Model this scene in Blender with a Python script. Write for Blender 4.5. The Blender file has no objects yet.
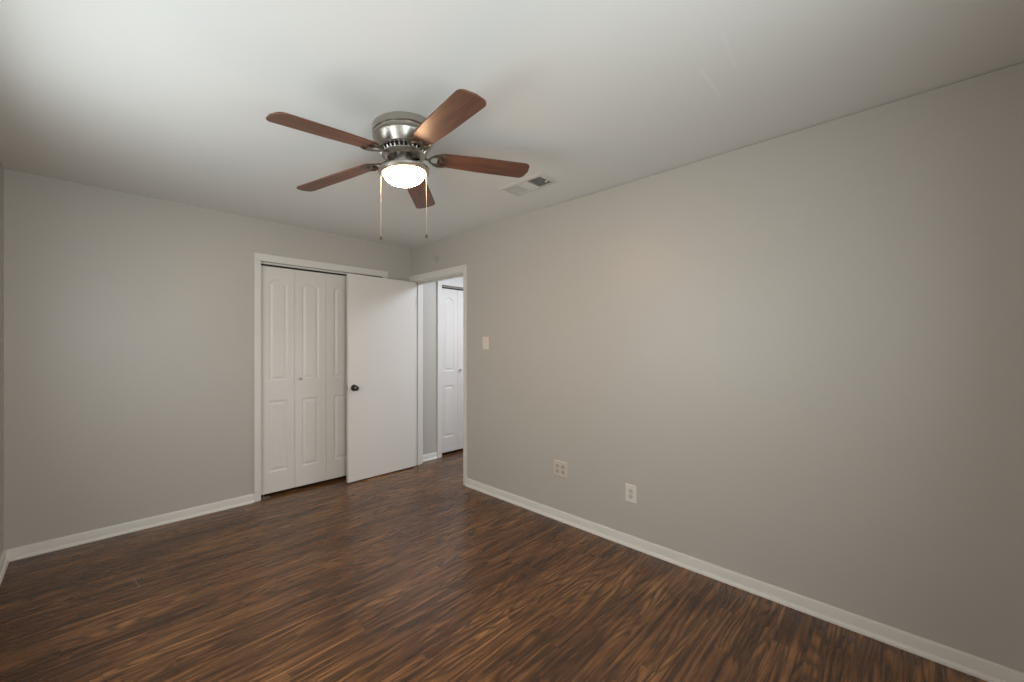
import bpy, bmesh, math, random
from mathutils import Vector, Matrix

S = bpy.context.scene
COL = S.collection
PI = math.pi

# ------------------------------------------------------------------ camera
CAM_H = 1.337
cd = bpy.data.cameras.new('camera')
cam = bpy.data.objects.new('camera', cd)
COL.objects.link(cam)
cam.location = (0, 0, CAM_H)
cam.rotation_euler = (PI / 2, 0, -math.radians(42.74))
cd.sensor_width = 36.0
cd.lens = 36.0 * 404.74 / 1024.0
cd.shift_x = 47.0 / 1024.0          # the principal point sits left of centre (perspective-corrected photograph)
cd.shift_y = 5.2 / 1024.0
cd.clip_start = 0.02
S.camera = cam

# ------------------------------------------------------------------ render look
vs = S.view_settings
vs.view_transform = 'Standard'
vs.look = 'None'
vs.exposure = 0.0
vs.gamma = 1.0
vs.use_curve_mapping = False
S.cycles.max_bounces = 14
S.cycles.diffuse_bounces = 9
S.cycles.use_denoising = True

# ------------------------------------------------------------------ room dimensions (metres)
XL, XR, YB, YR, H = -0.398, 2.652, 3.785, -0.36, 2.44
WT = 0.12                                # wall thickness
HX1, HY0 = 4.15, 1.2                     # hall: far wall and near end
DY0, DY1, DZ = 2.874, 3.725, 2.060       # doorway in the right wall
CX0, CX1, CZ = 1.081, 2.290, 2.077       # closet opening in the back wall
HCX0, HCX1 = 3.100, 4.02                 # hall closet opening
VX_0, VX_1 = -0.22, 1.30                  # window added in the rear wall as a second light source
WY0, WY1, WZ0, WZ1 = 0.95, 2.50, 0.85, 2.08   # window in the left wall (outside the frame)

# ------------------------------------------------------------------ world and lights
W = bpy.data.worlds.new('world')
S.world = W
W.use_nodes = True
bg = W.node_tree.nodes['Background']
bg.inputs['Color'].default_value = (0.80, 0.90, 1.0, 1)
bg.inputs['Strength'].default_value = 1.0


def area(name, loc, rot, sx, sy, power, color):
    l = bpy.data.lights.new(name, 'AREA')
    l.shape = 'RECTANGLE'
    l.size, l.size_y = sx, sy
    l.energy = power
    l.color = color
    o = bpy.data.objects.new(name, l)
    COL.objects.link(o)
    o.location = loc
    o.rotation_euler = rot
    return o


# daylight standing in the window opening of the left wall
area('window_daylight', (XL - 0.14, (WY0 + WY1) / 2, (WZ0 + WZ1) / 2), (0, -PI / 2, 0), WZ1 - WZ0, WY1 - WY0, 31, (0.90, 0.985, 1.0))
area('added_daylight_rear', ((VX_0 + VX_1) / 2, YR - 0.14, (WZ0 + WZ1) / 2), (PI / 2, 0, 0), VX_1 - VX_0, WZ1 - WZ0, 43, (0.90, 0.985, 1.0))  # second light source added behind the camera to broaden the light
# hall ceiling light
area('hall_light', (3.62, 2.6, 2.40), (0, 0, 0), 0.70, 0.70, 42, (0.78, 0.87, 1.0))
LAMP_STRENGTH = 90.0                       # the fan's glass bowl


# ------------------------------------------------------------------ helpers
def lin(c):
    def f(v):
        v /= 255.0
        return v / 12.92 if v <= 0.04045 else ((v + 0.055) / 1.055) ** 2.4
    return (f(c[0]), f(c[1]), f(c[2]), 1.0)


def tag(o, label=None, cat=None, group=None, kind=None):
    for k, v in (('label', label), ('category', cat), ('group', group), ('kind', kind)):
        if v:
            o[k] = v
    return o


def empty(name, loc, rot=(0, 0, 0)):
    o = bpy.data.objects.new(name, None)
    o.empty_display_size = 0.05
    COL.objects.link(o)
    o.location = loc
    o.rotation_euler = rot
    return o


def obj(name, bm, mat, parent=None, smooth=False, bevel=0.0, segs=2, angle=40):
    bmesh.ops.recalc_face_normals(bm, faces=bm.faces)
    me = bpy.data.meshes.new(name)
    bm.to_mesh(me)
    bm.free()
    mats = mat if isinstance(mat, (list, tuple)) else [mat]
    for m in mats:
        me.materials.append(m)
    o = bpy.data.objects.new(name, me)
    COL.objects.link(o)
    if parent:
        o.parent = parent
    if smooth:
        me.polygons.foreach_set('use_smooth', [True] * len(me.polygons))
        try:
            me.set_sharp_from_angle(angle=math.radians(angle))
        except Exception:
            pass
    if bevel:
        b = o.modifiers.new('bevel', 'BEVEL')
        b.width = bevel
        b.segments = segs
        b.limit_method = 'ANGLE'
        b.angle_limit = math.radians(40)
        b.harden_normals = False
    return o


def box(bm, x0, x1, y0, y1, z0, z1, M=None, mi=0):
    vs_ = [bm.verts.new(M @ Vector(p) if M else p) for p in (
        (x0, y0, z0), (x1, y0, z0), (x1, y1, z0), (x0, y1, z0),
        (x0, y0, z1), (x1, y0, z1), (x1, y1, z1), (x0, y1, z1))]
    for f in ((0, 3, 2, 1), (4, 5, 6, 7), (0, 1, 5, 4), (1, 2, 6, 5), (2, 3, 7, 6), (3, 0, 4, 7)):
        fa = bm.faces.new([vs_[i] for i in f])
        fa.material_index = mi


def lathe(bm, prof, n=48, M=None, cap=True, mi=0):
    """prof: list of (radius, z) from one end to the other, spun about z."""
    rings = []
    for r, z in prof:
        if r < 1e-6:
            p = Vector((0, 0, z))
            rings.append([bm.verts.new(M @ p if M else p)])
        else:
            ring = []
            for i in range(n):
                a = 2 * PI * i / n
                p = Vector((r * math.cos(a), r * math.sin(a), z))
                ring.append(bm.verts.new(M @ p if M else p))
            rings.append(ring)
    for A, B in zip(rings, rings[1:]):
        if len(A) == 1 and len(B) == 1:
            continue
        for i in range(n):
            j = (i + 1) % n
            if len(A) == 1:
                f = bm.faces.new((A[0], B[j], B[i]))
            elif len(B) == 1:
                f = bm.faces.new((A[i], A[j], B[0]))
            else:
                f = bm.faces.new((A[i], A[j], B[j], B[i]))
            f.material_index = mi
    if cap:
        for R_ in (rings[0], rings[-1]):
            if len(R_) > 2:
                f = bm.faces.new(R_)
                f.material_index = mi


def tube(bm, pts, rad, n=10, M=None, closed=False):
    pts = [Vector(p) for p in pts]
    rings = []
    N = len(pts)
    for i, p in enumerate(pts):
        a = pts[(i - 1) % N] if (closed or i > 0) else p
        b = pts[(i + 1) % N] if (closed or i < N - 1) else p
        t = (b - a).normalized()
        up = Vector((0, 0, 1)) if abs(t.z) < 0.9 else Vector((1, 0, 0))
        u = t.cross(up).normalized()
        v = u.cross(t).normalized()
        r = rad[i] if isinstance(rad, list) else rad
        ru, rv = r if isinstance(r, tuple) else (r, r)
        ring = []
        for k in range(n):
            an = 2 * PI * k / n
            q = p + u * (ru * math.cos(an)) + v * (rv * math.sin(an))
            ring.append(bm.verts.new(M @ q if M else q))
        rings.append(ring)
    pairs = list(zip(rings, rings[1:])) + ([(rings[-1], rings[0])] if closed else [])
    for A, B in pairs:
        for k in range(n):
            j = (k + 1) % n
            bm.faces.new((A[k], A[j], B[j], B[k]))
    if not closed:
        bm.faces.new(rings[0])
        bm.faces.new(rings[-1])


def prism(bm, outline, z0, z1, M=None):
    """outline: list of (x, y) points; extruded from z0 to z1."""
    lo = [bm.verts.new(M @ Vector((x, y, z0)) if M else (x, y, z0)) for x, y in outline]
    hi = [bm.verts.new(M @ Vector((x, y, z1)) if M else (x, y, z1)) for x, y in outline]
    n = len(outline)
    bm.faces.new(lo)
    bm.faces.new(hi)
    for i in range(n):
        j = (i + 1) % n
        bm.faces.new((lo[i], lo[j], hi[j], hi[i]))


def sweep_profile(bm, prof, p0, p1, out, up=Vector((0, 0, 1))):
    """A moulding: prof is a list of (outward, height), run from p0 to p1."""
    p0, p1, out = Vector(p0), Vector(p1), Vector(out)
    A = [bm.verts.new(p0 + out * o + up * h) for o, h in prof]
    B = [bm.verts.new(p1 + out * o + up * h) for o, h in prof]
    n = len(prof)
    bm.faces.new(A)
    bm.faces.new(B)
    for i in range(n):
        j = (i + 1) % n
        bm.faces.new((A[i], A[j], B[j], B[i]))


# ------------------------------------------------------------------ materials
class NT:
    def __init__(self, name):
        self.m = bpy.data.materials.new(name)
        self.m.use_nodes = True
        self.t = self.m.node_tree
        self.b = self.t.nodes['Principled BSDF']

    def n(self, kind, **kw):
        nd = self.t.nodes.new(kind)
        for k, v in kw.items():
            setattr(nd, k, v)
        return nd

    def put(self, sock, v):
        if isinstance(v, bpy.types.NodeSocket):
            self.t.links.new(v, sock)
        else:
            sock.default_value = v

    def math(self, op, a, b=None, c=None, clamp=False):
        nd = self.n('ShaderNodeMath', operation=op)
        nd.use_clamp = clamp
        self.put(nd.inputs[0], a)
        if b is not None:
            self.put(nd.inputs[1], b)
        if c is not None:
            self.put(nd.inputs[2], c)
        return nd.outputs[0]

    def coord(self):
        return self.n('ShaderNodeTexCoord').outputs['Object']

    def sep(self, v):
        nd = self.n('ShaderNodeSeparateXYZ')
        self.put(nd.inputs[0], v)
        return nd.outputs

    def comb(self, x=0.0, y=0.0, z=0.0):
        nd = self.n('ShaderNodeCombineXYZ')
        for i, v in enumerate((x, y, z)):
            self.put(nd.inputs[i], v)
        return nd.outputs[0]

    def noise(self, vec, scale, detail=2.0, rough=0.5, dist=0.0):
        nd = self.n('ShaderNodeTexNoise')
        self.put(nd.inputs['Vector'], vec)
        nd.inputs['Scale'].default_value = scale
        nd.inputs['Detail'].default_value = detail
        nd.inputs['Roughness'].default_value = rough
        nd.inputs['Distortion'].default_value = dist
        return nd.outputs['Fac']

    def ramp(self, fac, stops):
        nd = self.n('ShaderNodeValToRGB')
        cr = nd.color_ramp
        while len(cr.elements) < len(stops):
            cr.elements.new(0.5)
        for e, (p, c) in zip(cr.elements, stops):
            e.position = p
            e.color = c
        self.put(nd.inputs[0], fac)
        return nd.outputs[0]

    def mix(self, fac, a, b, blend='MIX'):
        nd = self.n('ShaderNodeMix', data_type='RGBA', blend_type=blend)
        self.put(nd.inputs[0], fac)
        self.put(nd.inputs[6], a)
        self.put(nd.inputs[7], b)
        return nd.outputs[2]

    def bump(self, h, strength=0.2, dist=0.002):
        nd = self.n('ShaderNodeBump')
        nd.inputs['Strength'].default_value = strength
        nd.inputs['Distance'].default_value = dist
        self.put(nd.inputs['Height'], h)
        self.t.links.new(nd.outputs[0], self.b.inputs['Normal'])

    def set(self, **kw):
        for k, v in kw.items():
            self.put(self.b.inputs[k.replace('_', ' ')], v)
        return self

    def segment(self, x, y, p, q, w):
        """1 inside a thin straight scratch from p to q (half width w), on a surface with coordinates x, y."""
        dx, dy = q[0] - p[0], q[1] - p[1]
        L = math.hypot(dx, dy)
        ux, uy = dx / L, dy / L
        a, b = self.math('SUBTRACT', x, p[0]), self.math('SUBTRACT', y, p[1])
        s = self.math('ADD', self.math('MULTIPLY', a, ux), self.math('MULTIPLY', b, uy))
        t = self.math('ABSOLUTE', self.math('SUBTRACT', self.math('MULTIPLY', b, ux), self.math('MULTIPLY', a, uy)))
        ins = self.math('MULTIPLY', self.math('GREATER_THAN', s, 0.0), self.math('LESS_THAN', s, L))
        soft = self.math('SUBTRACT', 1.0, self.math('DIVIDE', t, w), clamp=True)
        return self.math('MULTIPLY', ins, soft)


def paint(name, rgb, rough=0.6, bump=0.08, scale=160.0, marks=None, markcol=None, axes=(0, 1), seam=None):
    k = NT(name)
    P = k.coord()
    big = k.noise(P, 1.3, 3.0)
    c = lin(rgb)
    c2 = tuple(v * 0.955 for v in c[:3]) + (1,)
    col = k.mix(big, c, c2)
    fine = k.noise(P, scale, 3.0)
    h = k.math('ADD', fine, k.math('MULTIPLY', k.noise(P, 14.0, 2.0), 1.5))
    if marks or seam:
        s = k.sep(P)
        x, y = s[axes[0]], s[axes[1]]
        for p, q, w, amt in marks or []:
            m = k.segment(x, y, p, q, w)
            col = k.mix(k.math('MULTIPLY', m, amt), col, markcol)
        for p, q, w, amt in seam or []:
            h = k.math('ADD', h, k.math('MULTIPLY', k.segment(x, y, p, q, w), amt))
    k.set(Base_Color=col, Roughness=rough)
    k.bump(h, bump, 0.003)
    return k.m


def metal(name, rgb, rough=0.3, brushed=False):
    k = NT(name)
    P = k.coord()
    n = k.noise(P, 60.0, 2.0)
    if brushed:
        s = k.sep(P)
        ang = k.n('ShaderNodeMath', operation='ARCTAN2')
        k.put(ang.inputs[0], s[1])
        k.put(ang.inputs[1], s[0])
        n = k.noise(k.comb(k.math('MULTIPLY', ang.outputs[0], 1.5), 0.0, k.math('MULTIPLY', s[2], 600.0)), 1.0, 2.0)
    c = lin(rgb)
    k.set(Base_Color=k.mix(n, c, tuple(v * 0.82 for v in c[:3]) + (1,)), Metallic=1.0,
          Roughness=k.math('MULTIPLY_ADD', n, 0.12, rough))
    return k.m


def plain(name, rgb, rough=0.5, metallic=0.0):
    k = NT(name)
    n = k.noise(k.coord(), 45.0, 2.0)
    c = lin(rgb)
    k.set(Base_Color=k.mix(n, c, tuple(v * 0.93 for v in c[:3]) + (1,)), Roughness=rough, Metallic=metallic)
    return k.m


def wood_floor():
    k = NT('stained_oak_strip_floor')
    P = k.coord()
    s = k.sep(P)
    X, Y = s[0], s[1]
    PW = 0.0572
    yr = k.math('DIVIDE', Y, PW)
    row = k.math('FLOOR', yr)
    wn = k.n('ShaderNodeTexWhiteNoise', noise_dimensions='1D')
    k.put(wn.inputs['W'], row)
    xr = k.math('ADD', k.math('DIVIDE', X, 0.85), k.math('MULTIPLY', wn.outputs['Value'], 9.0))
    pl = k.math('FLOOR', xr)
    wn2 = k.n('ShaderNodeTexWhiteNoise', noise_dimensions='2D')
    k.put(wn2.inputs['Vector'], k.comb(row, pl))
    rc = k.n('ShaderNodeSeparateColor')
    k.put(rc.inputs[0], wn2.outputs['Color'])
    r1, r2, r3 = rc.outputs[0], rc.outputs[1], rc.outputs[2]
    # cathedral grain: contour lines of a stretched noise field, shifted per strip
    gx = k.math('ADD', X, k.math('MULTIPLY', r1, 37.0))
    gy = k.math('ADD', Y, k.math('MULTIPLY', r2, 3.0))
    field = k.noise(k.comb(k.math('MULTIPLY', gx, 0.75), k.math('MULTIPLY', gy, 8.0), r3), 1.0, 1.0, 0.45, 0.25)
    lines = k.math('SINE', k.math('MULTIPLY', field, k.math('MULTIPLY_ADD', r3, 45.0, 80.0)))
    lines = k.math('POWER', k.math('MULTIPLY_ADD', lines, 0.5, 0.5), 1.7)
    # fine pores and streaks
    pores = k.noise(k.comb(k.math('MULTIPLY', gx, 3.2), k.math('MULTIPLY', gy, 95.0), r1), 1.0, 3.0, 0.6, 0.35)
    pores = k.math('MULTIPLY', k.math('SUBTRACT', pores, 0.49), 8.0, clamp=True)
    streak = k.noise(k.comb(k.math('MULTIPLY', gx, 1.2), k.math('MULTIPLY', gy, 42.0), r2), 1.0, 4.0, 0.6, 0.2)
    blotch = k.noise(k.comb(k.math('MULTIPLY', X, 1.6), k.math('MULTIPLY', Y, 3.6), 0.0), 1.0, 4.0, 0.6)
    g = k.math('MULTIPLY', streak, 1.05)
    g = k.math('ADD', g, k.math('MULTIPLY', k.math('SUBTRACT', r3, 0.5), 0.12))
    g = k.math('ADD', g, k.math('MULTIPLY', k.math('SUBTRACT', blotch, 0.5), 1.0))
    g = k.math('ADD', g, 0.085)
    col = k.ramp(g, [(0.15, lin((44, 32, 25))), (0.42, lin((84, 57, 38))), (0.62, lin((118, 80, 50))),
                     (0.85, lin((152, 108, 68))), (1.0, lin((172, 128, 86)))])
    hue = k.mix(k.math('MULTIPLY', r1, 0.22), col, lin((108, 66, 40)))
    dark = k.math('MAXIMUM', k.math('MULTIPLY', pores, 0.78), k.math('MULTIPLY', lines, k.math('MULTIPLY_ADD', blotch, 0.9, 0.25)))
    hue = k.mix(k.math('MULTIPLY', dark, 0.92, clamp=True), hue, lin((30, 21, 15)))
    # seams between strips
    fy = k.math('FRACT', yr)
    ey = k.math('MINIMUM', fy, k.math('SUBTRACT', 1.0, fy))
    fx = k.math('FRACT', xr)
    ex = k.math('MINIMUM', fx, k.math('SUBTRACT', 1.0, fx))
    gap = k.math('MAXIMUM', k.math('LESS_THAN', ey, 0.016), k.math('LESS_THAN', ex, 0.0012))
    hue = k.mix(k.math('MULTIPLY', gap, 0.55), hue, lin((30, 20, 15)))
    # pale scuffs near the left corner
    for p, q, w, amt in FLOOR_SCUFFS:
        m = k.math('MULTIPLY', k.segment(X, Y, p, q, w), k.noise(P, 60.0, 2.0))
        hue = k.mix(k.math('MULTIPLY', m, amt), hue, lin((170, 160, 150)))
    rough = k.math('MULTIPLY_ADD', pores, 0.12, 0.24)
    k.set(Base_Color=hue, Roughness=rough)
    k.b.inputs['Specular IOR Level'].default_value = 0.45
    k.bump(k.math('ADD', k.math('MULTIPLY', dark, -0.4), k.math('MULTIPLY', gap, -0.6)), 0.18, 0.001)
    return k.m


def blade_wood():
    k = NT('walnut_blade_veneer')
    s = k.sep(k.coord())
    v = k.comb(k.math('MULTIPLY', s[0], 5.0), k.math('MULTIPLY', s[1], 70.0), k.math('MULTIPLY', s[2], 20.0))
    g = k.math('ADD', k.math('MULTIPLY', k.noise(v, 1.0, 4.0, 0.6), 0.6), k.math('MULTIPLY', k.noise(v, 0.25, 2.0, 0.5, 0.4), 0.5))
    k.set(Base_Color=k.ramp(g, [(0.3, lin((62, 36, 25))), (0.55, lin((97, 60, 42))), (0.8, lin((126, 82, 58)))]), Roughness=0.38)
    return k.m


FLOOR_SCUFFS = [((-0.13, 1.99), (-0.06, 1.86), 0.012, 0.5), ((-0.22, 2.32), (-0.24, 2.12), 0.012, 0.35),
                ((0.18, 3.02), (0.20, 2.87), 0.006, 0.5), ((0.78, 2.99), (0.80, 2.97), 0.008, 0.7)]

CEIL_MARKS = [((1.789, 0.547), (2.037, 0.548), 0.010, 0.6), ((1.635, 0.43), (1.875, 0.452), 0.009, 0.4)]
M = {}
M['wall'] = paint('warm_grey_wall_paint', (180, 174, 166), 0.42, 0.10, seam=None)
M['wall_seam'] = paint('warm_grey_wall_paint_patched', (180, 174, 166), 0.42, 0.10, axes=(1, 2),
                       seam=[((0.725, 0.55), (0.725, 1.75), 0.006, 1.6)])
M['ceiling'] = paint('flat_ceiling_paint', (226, 225, 221), 0.8, 0.10, 120.0, marks=CEIL_MARKS, markcol=lin((235, 233, 230)))
M['trim'] = paint('white_trim_paint', (212, 207, 200), 0.38, 0.03, 90.0)
M['door'] = paint('white_door_paint', (214, 208, 201), 0.42, 0.04, 220.0)
M['closet_dark'] = plain('closet_interior_paint', (120, 116, 110), 0.8)
M['floor'] = wood_floor()
M['blade'] = blade_wood()
M['nickel'] = metal('brushed_nickel', (196, 190, 182), 0.24, True)
M['nickel_plain'] = metal('satin_nickel', (190, 184, 174), 0.26)
M['iron'] = metal('aged_nickel_iron', (150, 142, 130), 0.36)
M['dark_metal'] = metal('dark_bronze_metal', (96, 88, 78), 0.25)
M['black'] = plain('black_gap', (22, 21, 20), 0.7)
M['plastic'] = plain('white_plastic', (212, 205, 196), 0.35)
M['ivory'] = plain('painted_over_plate', (198, 187, 173), 0.5)
M['ivory_dark'] = plain('painted_over_receptacle', (172, 161, 148), 0.5)
M['recept'] = plain('white_receptacle', (196, 190, 182), 0.4)
M['soft_slot'] = plain('painted_over_slot', (128, 116, 103), 0.6)
M['cream'] = plain('cream_switch_plate', (216, 204, 190), 0.4)
M['slot'] = plain('dark_slot', (60, 54, 48), 0.6)
M['disc'] = plain('grey_painted_cover', (174, 168, 160), 0.55)
M['vent'] = plain('white_enamel_vent', (204, 200, 194), 0.4)
M['duct'] = plain('duct_shade', (48, 50, 52), 0.8)
M['chain'] = plain('steel_bead_chain', (150, 145, 138), 0.5, 0.6)


def glass_bowl():
    k = NT('lit_frosted_glass')
    k.set(Base_Color=(0.9, 0.9, 0.88, 1), Roughness=0.35)
    k.b.inputs['Emission Color'].default_value = (1.0, 0.64, 0.36, 1)
    k.b.inputs['Emission Strength'].default_value = LAMP_STRENGTH
    n = k.noise(k.coord(), 30.0, 2.0)
    k.put(k.b.inputs['Roughness'], k.math('MULTIPLY_ADD', n, 0.1, 0.3))
    return k.m


M['bowl'] = glass_bowl()


def window_glass():
    k = NT('clear_window_glass')
    tr = k.n('ShaderNodeBsdfTransparent')
    gl = k.n('ShaderNodeBsdfGlossy')
    gl.inputs['Roughness'].default_value = 0.02
    mx = k.n('ShaderNodeMixShader')
    mx.inputs[0].default_value = 0.06
    k.t.links.new(tr.outputs[0], mx.inputs[1])
    k.t.links.new(gl.outputs[0], mx.inputs[2])
    k.t.links.new(mx.outputs[0], k.t.nodes['Material Output'].inputs['Surface'])
    return k.m


M['glass'] = window_glass()


# ------------------------------------------------------------------ room shell
def struct(name, bm, mat, label=None, cat=None, **kw):
    return tag(obj(name, bm, mat, **kw), label, cat, kind='structure')


bm = bmesh.new()
box(bm, XL - WT, HX1 + WT, YR - WT, YB + 0.80, -0.10, 0.0)
struct('floor', bm, M['floor'], 'dark stained oak strip floor running through the bedroom and the hall', 'floor')

bm = bmesh.new()
box(bm, XL - WT, HX1 + WT, YR - WT, YB + 0.80, H, H + 0.10)
struct('ceiling', bm, M['ceiling'], 'flat pale grey bedroom ceiling with two faint scratches', 'ceiling')

bm = bmesh.new()                                       # back wall with the closet opening
box(bm, XL - WT, CX0, YB, YB + WT, 0, H)
box(bm, CX0, CX1, YB, YB + WT, CZ, H)
box(bm, CX1, XR + WT, YB, YB + WT, 0, H)
struct('wall_back', bm, M['wall'], 'grey wall with the closet on the left', 'wall')

bm = bmesh.new()                                       # right wall with the doorway, a fine groove shaped to draw a dark line under the ceiling
box(bm, XR, XR + WT, YR - WT, DY0, 0, H - 0.003)
box(bm, XR + 0.012, XR + WT, YR - WT, 1.9, H - 0.003, H)
box(bm, XR, XR + WT, 1.9, DY0, H - 0.003, H)
box(bm, XR, XR + WT, DY0, DY1, DZ, H)
box(bm, XR, XR + WT, DY1, YB, 0, H)
struct('wall_right', bm, M['wall_seam'], 'long grey wall with the outlets, switch and doorway', 'wall')

bm = bmesh.new()                                       # left wall with a window outside the frame
box(bm, XL - WT, XL, YR - WT, WY0, 0, H)
box(bm, XL - WT, XL, WY1, YB, 0, H)
box(bm, XL - WT, XL, WY0, WY1, 0, WZ0)
box(bm, XL - WT, XL, WY0, WY1, WZ1, H)
struct('wall_left', bm, M['wall'], 'grey wall at the left edge of the picture', 'wall')

bm = bmesh.new()
box(bm, XL, VX_0, YR - WT, YR, 0, H)
box(bm, VX_1, XR, YR - WT, YR, 0, H)
box(bm, VX_0, VX_1, YR - WT, YR, 0, WZ0)
box(bm, VX_0, VX_1, YR - WT, YR, WZ1, H)
struct('wall_rear', bm, M['wall'], 'grey wall behind the camera', 'wall')

bm = bmesh.new()                                       # hall: end wall with closet opening, far wall, near end
box(bm, XR + WT, HCX0, YB, YB + WT, 0, H)
box(bm, HCX0, HCX1, YB, YB + WT, CZ, H)
box(bm, HCX1, HX1 + WT, YB, YB + WT, 0, H)
box(bm, HX1, HX1 + WT, HY0, YB, 0, H)
box(bm, XR + WT, HX1 + WT, HY0 - WT, HY0, 0, H)
struct('wall_hall', bm, M['wall'], 'pale grey hall wall beyond the doorway', 'wall')

for nm, a, b in (('wall_closet', CX0, CX1), ('wall_linen', HCX0, HCX1)):   # closet interiors
    bm = bmesh.new()
    y0, y1 = YB + WT, YB + 0.70
    box(bm, a - 0.10, b + 0.10, y1, y1 + 0.05, 0, H)
    box(bm, a - 0.15, a - 0.10, y0, y1 + 0.05, 0, H)
    box(bm, b + 0.10, b + 0.15, y0, y1 + 0.05, 0, H)
    struct(nm, bm, M['closet_dark'])

# windows (outside the frame: one in the left wall, one added behind the camera for its light)
def window(name, c, rot, hw, label):
    """local x along the wall, y into the room"""
    w = empty(name, c, (0, 0, rot))
    tag(w, label, 'window', kind='structure')
    fw = 0.045
    hh = (WZ1 - WZ0) / 2
    bm = bmesh.new()
    for a, b, d, e in ((-hw, hw, -hh, -hh + fw), (-hw, hw, hh - fw, hh), (-hw, -hw + fw, -hh, hh), (hw - fw, hw, -hh, hh), (-hw, hw, -0.02, 0.02)):
        box(bm, a, b, -0.09, -0.03, d, e)
    obj('window_frame', bm, M['trim'], w)
    bm = bmesh.new()
    box(bm, -hw + fw, hw - fw, -0.062, -0.058, -hh + fw, hh - fw)
    obj('pane', bm, M['glass'], w)
    bm = bmesh.new()
    box(bm, -hw - 0.05, hw + 0.05, -0.03, 0.035, -hh - 0.025, -hh)
    obj('window_sill', bm, M['trim'], w, bevel=0.004)


WZC = (WZ0 + WZ1) / 2
window('window_1', (XL, (WY0 + WY1) / 2, WZC), -PI / 2, (WY1 - WY0) / 2, 'white framed sash window in the left wall')
window('added_window_2', ((VX_0 + VX_1) / 2, YR, WZC), 0.0, (VX_1 - VX_0) / 2, 'white framed sash window added behind the camera for its light')

# baseboards: flat board with an eased top and a quarter-round shoe
BB = [(0, 0), (0.026, 0), (0.026, 0.006), (0.024, 0.013), (0.019, 0.018), (0.012, 0.020), (0.012, 0.062), (0.010, 0.068), (0.005, 0.071), (0, 0.072)]


def baseboard(name, runs, label):
    bm = bmesh.new()
    for p0, p1, out in runs:
        sweep_profile(bm, BB, p0, p1, out)
    struct(name, bm, M['trim'], label, 'baseboard', smooth=True, angle=35)


baseboard('baseboard_back', [((XL, YB, 0), (CX0 - 0.054, YB, 0), (0, -1, 0))], 'white baseboard left of the closet')
baseboard('baseboard_right', [((XR, YR, 0), (XR, DY0 - 0.036, 0), (-1, 0, 0))], 'long white baseboard under the outlets')
baseboard('baseboard_left', [((XL, YR, 0), (XL, YB, 0), (1, 0, 0))], 'white baseboard at the left edge')
baseboard('baseboard_rear', [((XL, YR, 0), (XR, YR, 0), (0, 1, 0))], 'white baseboard behind the camera')
baseboard('baseboard_hall', [((XR + WT, YB, 0), (HCX0 - 0.07, YB, 0), (0, -1, 0)),
                             ((HX1, HY0, 0), (HX1, YB, 0), (-1, 0, 0))], 'short white baseboard in the hall')

# casings and jambs
ct = 0.016
bm = bmesh.new()
box(bm, CX0 - 0.054, CX0, YB - ct, YB, 0, CZ)
box(bm, CX1, CX1 + 0.061, YB - ct, YB, 0, CZ)
box(bm, CX0 - 0.054, CX1 + 0.061, YB - ct, YB, CZ, CZ + 0.064)
box(bm, CX0 - 0.012, CX0, YB, YB + WT, 0, CZ)
box(bm, CX1, CX1 + 0.012, YB, YB + WT, 0, CZ)
struct('trim_1', bm, M['trim'], 'white casing around the bedroom closet', 'door casing', bevel=0.003)

bm = bmesh.new()
box(bm, XR - ct, XR, DY0 - 0.036, DY0 + 0.004, 0, DZ)
box(bm, XR - ct, XR, DY1, YB - 0.004, 0, DZ)
box(bm, XR - ct, XR, DY0 - 0.036, YB - 0.004, DZ - 0.004, DZ + 0.062)
box(bm, XR, XR + WT, DY0, DY0 + 0.016, 0, DZ)
box(bm, XR, XR + WT, DY1 - 0.016, DY1, 0, DZ)
box(bm, XR, XR + WT, DY0, DY1, DZ - 0.016, DZ)
box(bm, XR + 0.045, XR + 0.075, DY1 - 0.028, DY1 - 0.016, 0, DZ - 0.016)     # stops
box(bm, XR + 0.045, XR + 0.075, DY0 + 0.016, DY0 + 0.028, 0, DZ - 0.016)
box(bm, XR + 0.045, XR + 0.075, DY0 + 0.016, DY1 - 0.016, DZ - 0.028, DZ - 0.016)
box(bm, XR + WT, XR + WT + ct, DY1, YB - 0.004, 0, DZ + 0.06)               # hall side
box(bm, XR + WT, XR + WT + ct, DY0 - 0.06, DY0, 0, DZ + 0.06)
box(bm, XR + WT, XR + WT + ct, DY0, DY1, DZ, DZ + 0.06)
struct('trim_2', bm, M['trim'], 'white casing around the open doorway', 'door casing', bevel=0.002)

bm = bmesh.new()
box(bm, HCX0 - 0.062, HCX0, YB - 0.022, YB, 0, CZ)
box(bm, HCX1, HCX1 + 0.062, YB - 0.022, YB, 0, CZ)
box(bm, HCX0 - 0.062, HCX1 + 0.062, YB - 0.022, YB, CZ, CZ + 0.16)
struct('trim_3', bm, M['trim'], 'white casing around the hall closet', 'door casing', bevel=0.003)


def track(name, a, b, label):
    bm = bmesh.new()
    box(bm, a, b, YB + 0.030, YB + 0.034, CZ - 0.015, CZ)
    box(bm, a, b, YB + 0.062, YB + 0.066, CZ - 0.015, CZ)
    box(bm, a, b, YB + 0.034, YB + 0.062, CZ - 0.004, CZ)
    t = struct(name, bm, M['trim'], label, 'door track')
    bm = bmesh.new()
    box(bm, a, b, YB + 0.036, YB + 0.060, CZ - 0.026, CZ - 0.005)
    obj('track_gap_shade', bm, M['black'], t)  # black strip painting the shade in the gap above the leaves
    return t


track('trim_4', CX0, CX1, 'overhead track of the bedroom closet doors, gap shade painted black')
track('trim_5', HCX0, HCX1, 'overhead track of the hall closet doors, gap shade painted black')


# ------------------------------------------------------------------ bifold doors with arched raised panels
LW = 0.302
LZ0, LZ1 = 0.030, 2.046


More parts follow.
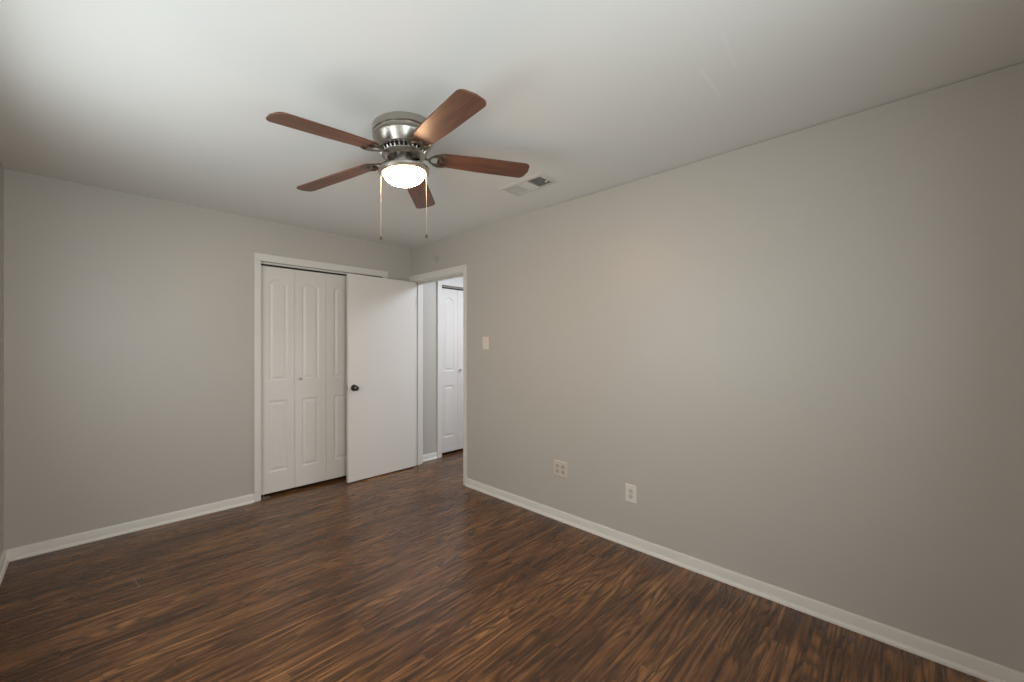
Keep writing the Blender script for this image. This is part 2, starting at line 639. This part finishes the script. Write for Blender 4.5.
def panel_depth(u, z, xl, xr):
    """0 on the frame, negative in the sticking groove, back up to the raised field."""
    best = -1.0
    for zb, zt, arch in ((1.03, 1.884, True), (0.215, 0.85, False)):
        top = zt
        if arch:
            t = (u - (xl + xr) / 2) / ((xr - xl) / 2)
            top = zt + 0.052 * max(0.0, math.cos(min(abs(t) * 0.92, 1.0) * PI / 2)) ** 0.9
        d = min(u - xl, xr - u, z - zb, top - z)
        best = max(best, d)
    if best <= 0:
        return 0.0
    if best < 0.010:
        return -0.0065 * (0.5 - 0.5 * math.cos(PI * best / 0.010))
    if best < 0.016:
        return -0.0065
    if best < 0.040:
        s = (best - 0.016) / 0.024
        return -0.0065 + 0.0055 * (s * s * (3 - 2 * s))
    return -0.0010


def leaf_mesh(odd):
    xl, xr = (0.075, 0.237) if odd else (LW - 0.237, LW - 0.075)
    th = 0.033
    g = 0.0015
    us = [g, g + 0.003] + [0.006 + (LW - 0.012) * i / 72 for i in range(73)] + [LW - g - 0.003, LW - g]
    zs = [LZ0, LZ0 + 0.003]
    z = LZ0 + 0.006
    zs.append(z)
    while z < LZ1 - 0.010:
        z += 0.0058
        zs.append(min(z, LZ1 - 0.006))
    zs += [LZ1 - 0.003, LZ1]
    bm = bmesh.new()
    grid = []
    for z in zs:
        row = []
        for u in us:
            e = min(u - us[0], us[-1] - u, z - zs[0], zs[-1] - z)
            y = -panel_depth(u, z, xl, xr) + (0.002 if e < 1e-6 else 0.0)
            row.append(bm.verts.new((u, y, z)))
        grid.append(row)
    for a, b in zip(grid, grid[1:]):
        for i in range(len(us) - 1):
            bm.faces.new((a[i], a[i + 1], b[i + 1], b[i]))
    loop = grid[0][:] + [r[-1] for r in grid[1:]] + grid[-1][-2::-1] + [r[0] for r in grid[-2:0:-1]]
    back = [bm.verts.new((v.co.x, th, v.co.z)) for v in loop]
    n = len(loop)
    for i in range(n):
        j = (i + 1) % n
        bm.faces.new((loop[i], loop[j], back[j], back[i]))
    bm.faces.new(back)
    return bm


LEAF = {}


def leaf(odd, parent, x):
    if odd not in LEAF:
        o = obj('leaf', leaf_mesh(odd), M['door'], parent, smooth=True, angle=60)
        LEAF[odd] = o.data
    else:
        o = bpy.data.objects.new('leaf', LEAF[odd])
        COL.objects.link(o)
        o.parent = parent
    o.location = (x, 0, 0)
    return o


def small_knob(parent, x, z):
    bm = bmesh.new()
    Mx = Matrix.Translation((x, 0, z)) @ Matrix.Rotation(PI / 2, 4, 'X')
    lathe(bm, [(0.007, -0.002), (0.007, 0.010), (0.009, 0.014), (0.013, 0.018), (0.014, 0.023), (0.012, 0.028), (0.006, 0.031), (0, 0.0315)], 20, Mx)
    obj('knob', bm, M['nickel_plain'], parent, smooth=True)


def bifold(name, x, y, label, knob_x, bracket=None):
    r = empty(name, (x, y, 0))
    tag(r, label, 'closet door', kind='structure')
    leaf(True, r, 0.0)
    leaf(False, r, LW)
    if knob_x is not None:
        small_knob(r, knob_x, 1.04)
    bm = bmesh.new()
    for px in (0.030, 2 * LW - 0.030):
        Mx = Matrix.Translation((px, 0.016, 0))
        lathe(bm, [(0.005, LZ1 - 0.004), (0.005, CZ - 0.012)], 10, Mx)
    obj('pivot_pin', bm, M['dark_metal'], r)
    if bracket:
        bm = bmesh.new()
        box(bm, bracket - 0.005, bracket + 0.075, -0.020, 0.028, 0.0005, 0.0035)
        box(bm, bracket - 0.005, bracket - 0.002, -0.020, 0.028, 0.0005, 0.022)
        lathe(bm, [(0.005, 0.003), (0.005, LZ0 + 0.002)], 10, Matrix.Translation((bracket + 0.03, 0.016, 0)))
        obj('floor_bracket', bm, M['chain'], r)
    return r


DRY = YB + 0.032                                     # door plane inside the opening
bifold('door_2', CX0 + 0.002, DRY, 'left pair of white arched panel bifold closet doors, fully in view', LW + 0.045, 0.008)
bifold('door_3', CX0 + 0.002 + 2 * LW, DRY, 'right pair of white bifold closet doors, mostly behind the open door', LW - 0.045)
bifold('door_4', HCX0 + 0.002, DRY, 'white arched panel bifold door seen through the doorway in the hall', LW + 0.012 + 0.02)
bm = bmesh.new()
box(bm, HCX0 + 0.002 + 2 * LW + 0.002, HCX1 - 0.002, DRY, DRY + 0.033, LZ0, LZ1)
struct('door_5', bm, M['door'], 'further hall closet door hidden behind the doorway edge', 'closet door')

# ------------------------------------------------------------------ bedroom door, swung open against the closet
DW = 0.812
hinge = empty('door_1', (XR - 0.012, DY1 - 0.030, 0), (0, 0, math.radians(1.0)))
tag(hinge, 'plain white flush bedroom door swung open in front of the closet', 'door', kind='structure')
bm = bmesh.new()
box(bm, -DW, 0.0, -0.035, 0.0, 0.012, 2.043)
obj('door_slab', bm, M['door'], hinge, bevel=0.002)
KX, KZ = -DW + 0.061, 0.930
for sgn, y in ((-1, -0.035), (1, 0.0)):
    Mx = Matrix.Translation((KX, y, KZ)) @ Matrix.Rotation(PI / 2 * (1 if sgn < 0 else -1), 4, 'X')
    bm = bmesh.new()
    lathe(bm, [(0.033, 0.0), (0.033, 0.003), (0.030, 0.007), (0.022, 0.009), (0.014, 0.011), (0.0125, 0.022), (0.016, 0.029),
               (0.024, 0.035), (0.0275, 0.044), (0.027, 0.052), (0.022, 0.060), (0.013, 0.064), (0.011, 0.0632), (0.0, 0.063)], 32, Mx)
    k = obj('door_knob', bm, M['dark_metal'], hinge, smooth=True, angle=30)
bm = bmesh.new()
box(bm, -DW - 0.0012, -DW + 0.001, -0.0300, -0.0050, KZ - 0.028, KZ + 0.028)
box(bm, -DW - 0.008, -DW, -0.0230, -0.0120, KZ - 0.008, KZ + 0.008)
obj('latch_plate', bm, M['nickel_plain'], hinge, bevel=0.001)
for hz_ in (0.22, 1.03, 1.82):
    bm = bmesh.new()
    lathe(bm, [(0.006, hz_ - 0.045), (0.006, hz_ + 0.045)], 14, Matrix.Translation((0.004, 0.005, 0)))
    box(bm, -0.0005, 0.002, -0.038, -0.004, hz_ - 0.045, hz_ + 0.045)
    obj('hinge', bm, M['trim'], hinge, smooth=True)

# ------------------------------------------------------------------ ceiling fan
FX, FY, FZ = 1.163, 1.716, H
BZ = 2.254 - H                                       # blade plane below the ceiling
fan = empty('ceiling_fan', (FX, FY, FZ))
tag(fan, 'five-blade brown ceiling fan with brushed nickel motor and lit white bowl', 'ceiling fan')
nrm = Vector((-0.0544, 0.0174, 1.0)).normalized()   # the rotor hangs a few degrees out of level
TILT = Matrix.Translation((0, 0, BZ)) @ Vector((0, 0, 1)).rotation_difference(nrm).to_matrix().to_4x4() @ Matrix.Translation((0, 0, -BZ))
HT = Matrix.Translation((0, 0, 0))

bm = bmesh.new()
lathe(bm, [(0.150, 0.0), (0.155, -0.004), (0.155, -0.034), (0.152, -0.037), (0.147, -0.038), (0.147, -0.043), (0.152, -0.044), (0.1535, -0.048),
           (0.1535, -0.056), (0.150, -0.058), (0.150, -0.062), (0.1515, -0.066), (0.148, -0.074), (0.140, -0.090), (0.130, -0.106), (0.124, -0.114),
           (0.119, -0.116)], 72)
obj('motor_housing', bm, M['nickel'], fan, smooth=True, angle=28)

bm = bmesh.new()                                     # dark inner bowl and the fins of the vent ring
lathe(bm, [(0.112, -0.112), (0.100, -0.128), (0.060, -0.134), (0.0, -0.134)], 48, HT)
obj('motor_core', bm, M['black'], fan, smooth=True)
bm = bmesh.new()
for i in range(32):
    a = 2 * PI * i / 32
    Mx = HT @ Matrix.Rotation(a, 4, 'Z')
    tube(bm, [(0.120, 0, -0.114), (0.115, 0, -0.130), (0.106, 0, -0.142)], [(0.0042, 0.003)] * 3, 6, Mx)
lathe(bm, [(0.110, -0.138), (0.110, -0.142), (0.098, -0.151), (0.086, -0.156), (0.082, -0.154), (0.094, -0.148), (0.104, -0.139)], 60, HT, cap=False)
obj('vent_ring', bm, M['nickel'], fan, smooth=True, angle=35)

bm = bmesh.new()                                     # rotor hub: flywheel the blade irons are screwed to
lathe(bm, [(0.0, -0.124), (0.078, -0.124), (0.080, -0.130), (0.077, -0.138), (0.055, -0.142), (0.0, -0.142)], 48, TILT)
obj('rotor_hub', bm, M['dark_metal'], fan, smooth=True, angle=30)

bm = bmesh.new()                                     # light kit: neck, flare and rim
lathe(bm, [(0.044, -0.140), (0.046, -0.150), (0.047, -0.182), (0.046, -0.186), (0.050, -0.190), (0.062, -0.193), (0.082, -0.198), (0.100, -0.204),
           (0.116, -0.208), (0.127, -0.212), (0.1295, -0.217), (0.1285, -0.225), (0.124, -0.231), (0.114, -0.235), (0.106, -0.233), (0.105, -0.224)], 72, TILT)
obj('light_kit', bm, M['nickel'], fan, smooth=True, angle=28)
bm = bmesh.new()
prof = [(0.1045, -0.226)]
for i in range(0, 15):
    a = PI / 2 * i / 14
    prof.append((0.1045 * math.cos(a) if i < 14 else 0.0, -0.231 - 0.056 * math.sin(a)))
lathe(bm, prof, 64, TILT, cap=False)
obj('glass_bowl', bm, M['bowl'], fan, smooth=True, angle=80)

A0 = math.radians(186.8)
PITCH = math.radians(-8.96)
DROOP = math.radians(4.4)
R0, R1, HW = 0.178, 0.668, 0.0660


def blade_outline():
    pts = []
    r = 0.034
    w0 = 0.054
    # root: rounded shoulders
    for i in range(7):
        a = PI + PI / 2 * i / 6
        pts.append((R0 + 0.03 + 0.03 * math.cos(a), -w0 + 0.03 + 0.03 * math.sin(a)))
    pts.append((R0 + 0.20, -HW + 0.003))
    for i in range(9):
        a = -PI / 2 + PI / 2 * i / 8
        pts.append((R1 - r + r * math.cos(a), -HW + r + r * math.sin(a)))
    pts.append((R1 + 0.006, 0.0))
    return pts + [(x, -y) for x, y in reversed(pts[:-1])]


def iron_ring(n=28):
    return [(0.163 + 0.029 * math.cos(2 * PI * i / n), 0.031 * math.sin(2 * PI * i / n), 0) for i in range(n)]


first = None
for k_ in range(5):
    if first is None:
        # blade veneer coordinates run along local x; the tilt is carried by the object matrix
        bm = bmesh.new()
        prism(bm, blade_outline(), -0.0035, 0.0035)
        b = obj('blade', bm, M['blade'], fan, bevel=0.0015)
        bm = bmesh.new()
        z = -0.0075
        tube(bm, [(0.062, 0, 0.002), (0.092, 0, 0.000), (0.112, 0, -0.004), (0.128, 0, z), (0.142, 0, z)], [(0.013, 0.004), (0.012, 0.004), (0.010, 0.004), (0.009, 0.004), (0.009, 0.0035)], 10)
        tube(bm, [(x, y, z) for x, y, _ in iron_ring()], (0.0058, 0.0034), 8, closed=True)
        for s_ in (1, -1):
            tube(bm, [(0.146, 0.022 * s_, z), (0.163, 0.040 * s_, z), (0.185, 0.049 * s_, z), (0.208, 0.048 * s_, z), (0.228, 0.042 * s_, z)],
                 [(0.006, 0.003), (0.0095, 0.0034), (0.010, 0.0034), (0.007, 0.003), (0.003, 0.002)], 8)
        tube(bm, [(0.190, 0, z), (0.205, 0, z), (0.216, 0, z)], [(0.012, 0.0032), (0.013, 0.003), (0.006, 0.002)], 8)
        for sx, sy in ((0.204, 0.0), (0.205, 0.047), (0.205, -0.047)):
            lathe(bm, [(0.005, z - 0.001), (0.005, z - 0.0045), (0.0, z - 0.006)], 10, Matrix.Translation((sx, sy, 0)))
        i_ = obj('blade_iron', bm, M['iron'], fan, smooth=True, angle=50)
        first = (b, i_)
        pair = first
    else:
        pair = []
        for o in first:
            c = o.copy()
            COL.objects.link(c)
            c.parent = fan
            pair.append(c)
    rot = Matrix.Rotation(A0 + k_ * 2 * PI / 5, 4, 'Z')
    mb = TILT @ Matrix.Translation((0, 0, BZ + 0.643 * math.tan(DROOP))) @ rot @ Matrix.Rotation(DROOP, 4, 'Y') @ Matrix.Rotation(PITCH, 4, 'X')
    pair[0].matrix_local = mb
    pair[1].matrix_local = mb

Rr = Vector((math.cos(math.radians(42.74)), -math.sin(math.radians(42.74)), 0))
for off, ln, z0_ in ((-0.118, 0.310, -0.226), (0.113, 0.312, -0.226)):
    p = TILT @ (Rr * off + Vector((0, 0, z0_)))
    ch = bmesh.new()
    zb = p.z - ln
    tube(ch, [(p.x, p.y, p.z), (p.x, p.y, zb)], 0.0009, 6)
    nb = int(ln / 0.0075)
    for q in range(nb):
        bmesh.ops.create_icosphere(ch, subdivisions=1, radius=0.0019, matrix=Matrix.Translation((p.x, p.y, p.z - ln * q / nb)))
    c = obj('pull_chain', ch, M['chain'], fan, smooth=True)
    bm = bmesh.new()
    lathe(bm, [(0.0, 0.002), (0.0022, 0.0), (0.003, -0.004), (0.0055, -0.010), (0.0065, -0.016), (0.005, -0.022), (0.0, -0.024)], 14, Matrix.Translation((p.x, p.y, zb)))
    obj('pull_fob', bm, M['dark_metal'], c, smooth=True)

# ------------------------------------------------------------------ ceiling air vent
VX0, VX1, VY0, VY1 = 2.095, 2.295, 1.560, 1.915
vent = empty('air_vent', ((VX0 + VX1) / 2, (VY0 + VY1) / 2, H))
tag(vent, 'white rectangular louvred air register in the ceiling beside the fan', 'vent')
lx, ly = (VX1 - VX0) / 2, (VY1 - VY0) / 2
fr = 0.030
bm = bmesh.new()
rings = [(lx, ly, -0.0005), (lx, ly, -0.003), (lx - 0.006, ly - 0.006, -0.007), (lx - fr + 0.006, ly - fr + 0.006, -0.011), (lx - fr, ly - fr, -0.010), (lx - fr, ly - fr, -0.0005)]
R_ = [[bm.verts.new((sx * a, sy * b, z)) for sx, sy in ((-1, -1), (1, -1), (1, 1), (-1, 1))] for a, b, z in rings]
for A, B in zip(R_, R_[1:]):
    for i in range(4):
        bm.faces.new((A[i], A[(i + 1) % 4], B[(i + 1) % 4], B[i]))
obj('vent_frame', bm, M['vent'], vent)
bm = bmesh.new()
box(bm, -lx + fr, lx - fr, -ly + fr, ly - fr, -0.0015, -0.0005)
obj('throat_shade_plate', bm, M['duct'], vent)  # dark plate on the solid ceiling, painting the shade behind the louvres
iy = ly - fr
s1, s2 = -iy + 2 * iy * 0.36, -iy + 2 * iy * 0.66       # section breaks
for yy in (s1, s2):
    bm = bmesh.new()
    box(bm, -lx + fr, lx - fr, yy - 0.003, yy + 0.003, -0.010, -0.0015)
    obj('divider_bar', bm, M['vent'], vent)


def louvre(name, n, along, c0, c1, ang, w, mat):
    bm = bmesh.new()
    for i in range(n):
        t = c0 + (c1 - c0) * (i + 0.5) / n
        if along == 'x':
            Mx = Matrix.Translation((0, t, -0.006)) @ Matrix.Rotation(ang, 4, 'X')
            box(bm, -lx + fr, lx - fr, -w, w, -0.0005, 0.0005, Mx)
        else:
            Mx = Matrix.Translation((t, (s1 + s2) / 2, -0.006)) @ Matrix.Rotation(ang, 4, 'Y')
            box(bm, -w, w, -(s2 - s1) / 2, (s2 - s1) / 2, -0.0005, 0.0005, Mx)
    obj(name, bm, mat, vent)


louvre('louvre_bank', 9, 'x', -iy, s1 - 0.003, math.radians(52), 0.0050, M['vent'])
louvre('louvre_bank', 10, 'y', -lx + fr, lx - fr, math.radians(38), 0.0062, M['vent'])
louvre('louvre_bank', 9, 'x', s2 + 0.003, iy, math.radians(-55), 0.0042, M['vent'])
bm = bmesh.new()
box(bm, 0.012, 0.018, -iy + 0.004, -iy + 0.016, -0.020, -0.008)
obj('damper_lever', bm, M['plastic'], vent, bevel=0.001)
for yy in (-ly + 0.012, ly - 0.012):
    bm = bmesh.new()
    lathe(bm, [(0.004, -0.006), (0.004, -0.0095), (0.0, -0.0105)], 12, Matrix.Translation((0, yy, 0)))
    obj('screw', bm, M['vent'], vent, smooth=True)


# ------------------------------------------------------------------ wall plates (local x = along the wall, z up, -y out of the wall)
def plate(bm, hw, hh, t=0.006):
    r = 0.004
    out = [(-hw, -hh), (hw, -hh), (hw, hh), (-hw, hh)]
    lo = [bm.verts.new((x, -0.0003, z)) for x, z in out]
    mid = [bm.verts.new((x, -t * 0.45, z)) for x, z in out]
    top = [bm.verts.new((x - math.copysign(r, x), -t, z - math.copysign(r, z))) for x, z in out]
    for A, B in ((lo, mid), (mid, top)):
        for i in range(4):
            j = (i + 1) % 4
            bm.faces.new((A[i], A[j], B[j], B[i]))
    bm.faces.new(lo)
    bm.faces.new(top)


def screw_head(bm, x, z, y):
    lathe(bm, [(0.0032, 0.0), (0.0032, 0.0012), (0.0, 0.0018)], 10, Matrix.Translation((x, y, z)) @ Matrix.Rotation(PI / 2, 4, 'X'))


def wall_root(name, y, z, label, cat):
    r = empty(name, (XR, y, z), (0, 0, -PI / 2))
    return tag(r, label, cat)


def receptacle(parent, x, z, mat, slot='slot'):
    bm = bmesh.new()
    pts = []
    for i in range(32):
        a = 2 * PI * i / 32
        pts.append((0.0172 * math.cos(a), max(-0.0142, min(0.0142, 0.0172 * math.sin(a)))))
    prism(bm, pts, 0.0, 0.0022, Matrix.Translation((x, -0.0058, z)) @ Matrix.Rotation(PI / 2, 4, 'X'))
    rc = obj('receptacle', bm, mat, parent)
    bm = bmesh.new()
    y0, y1 = -0.0084, -0.0079
    box(bm, x - 0.0075, x - 0.0053, y0, y1, z - 0.001, z + 0.0075)
    box(bm, x + 0.0053, x + 0.0075, y0, y1, z - 0.001, z + 0.0085)
    lathe(bm, [(0.0027, 0.0079), (0.0027, 0.0084)], 12, Matrix.Translation((x, 0, z - 0.007)) @ Matrix.Rotation(PI / 2, 4, 'X'))
    obj('socket_slot', bm, M[slot], rc)
    return rc


r = wall_root('wall_outlet', 1.787, 0.394, 'square double-gang outlet plate painted nearly the wall colour', 'outlet')
bm = bmesh.new()
plate(bm, 0.0600, 0.0600)
obj('cover_plate', bm, M['ivory'], r)
for gx in (-0.0245, 0.0245):
    for gz in (0.0195, -0.0195):
        receptacle(r, gx, gz, M['ivory_dark'], 'soft_slot')
for gx in (-0.0245, 0.0245):
    bm = bmesh.new()
    screw_head(bm, gx, 0.0, -0.006)
    obj('screw', bm, M['ivory'], r)

r = wall_root('wall_outlet', 1.233, 0.352, 'upright white duplex outlet low on the wall, nearest the camera', 'outlet')
bm = bmesh.new()
plate(bm, 0.0395, 0.0600)
obj('cover_plate', bm, M['plastic'], r)
for gz in (0.0195, -0.0195):
    receptacle(r, 0, gz, M['recept'])
bm = bmesh.new()
screw_head(bm, 0, 0, -0.006)
obj('screw', bm, M['chain'], r)

r = wall_root('light_switch', 2.590, 1.364, 'small cream toggle light switch beside the doorway', 'light switch')
bm = bmesh.new()
plate(bm, 0.0370, 0.0590)
obj('cover_plate', bm, M['cream'], r)
bm = bmesh.new()
box(bm, -0.0052, 0.0052, -0.0072, -0.0055, -0.0125, 0.0125)
box(bm, -0.0038, 0.0038, -0.017, -0.006, 0.000, 0.008, Matrix.Rotation(math.radians(-12), 4, 'X'))
obj('toggle', bm, M['cream'], r, bevel=0.0008)
for gz in (0.030, -0.030):
    bm = bmesh.new()
    screw_head(bm, 0, gz, -0.006)
    obj('screw', bm, M['chain'], r)

r = wall_root('cover_disc', 3.303, 2.243, 'round blank cover painted into the wall above the doorway', 'wall cover')
bm = bmesh.new()
lathe(bm, [(0.042, 0.0003), (0.042, 0.003), (0.038, 0.005), (0.035, 0.0035), (0.030, 0.003), (0.0, 0.003)], 40, Matrix.Rotation(PI / 2, 4, 'X'))
obj('blank_plate', bm, M['disc'], r, smooth=True, angle=30)
for gx in (-0.014, 0.014):
    bm = bmesh.new()
    screw_head(bm, gx, 0.0, -0.003)
    obj('screw', bm, M['disc'], r)
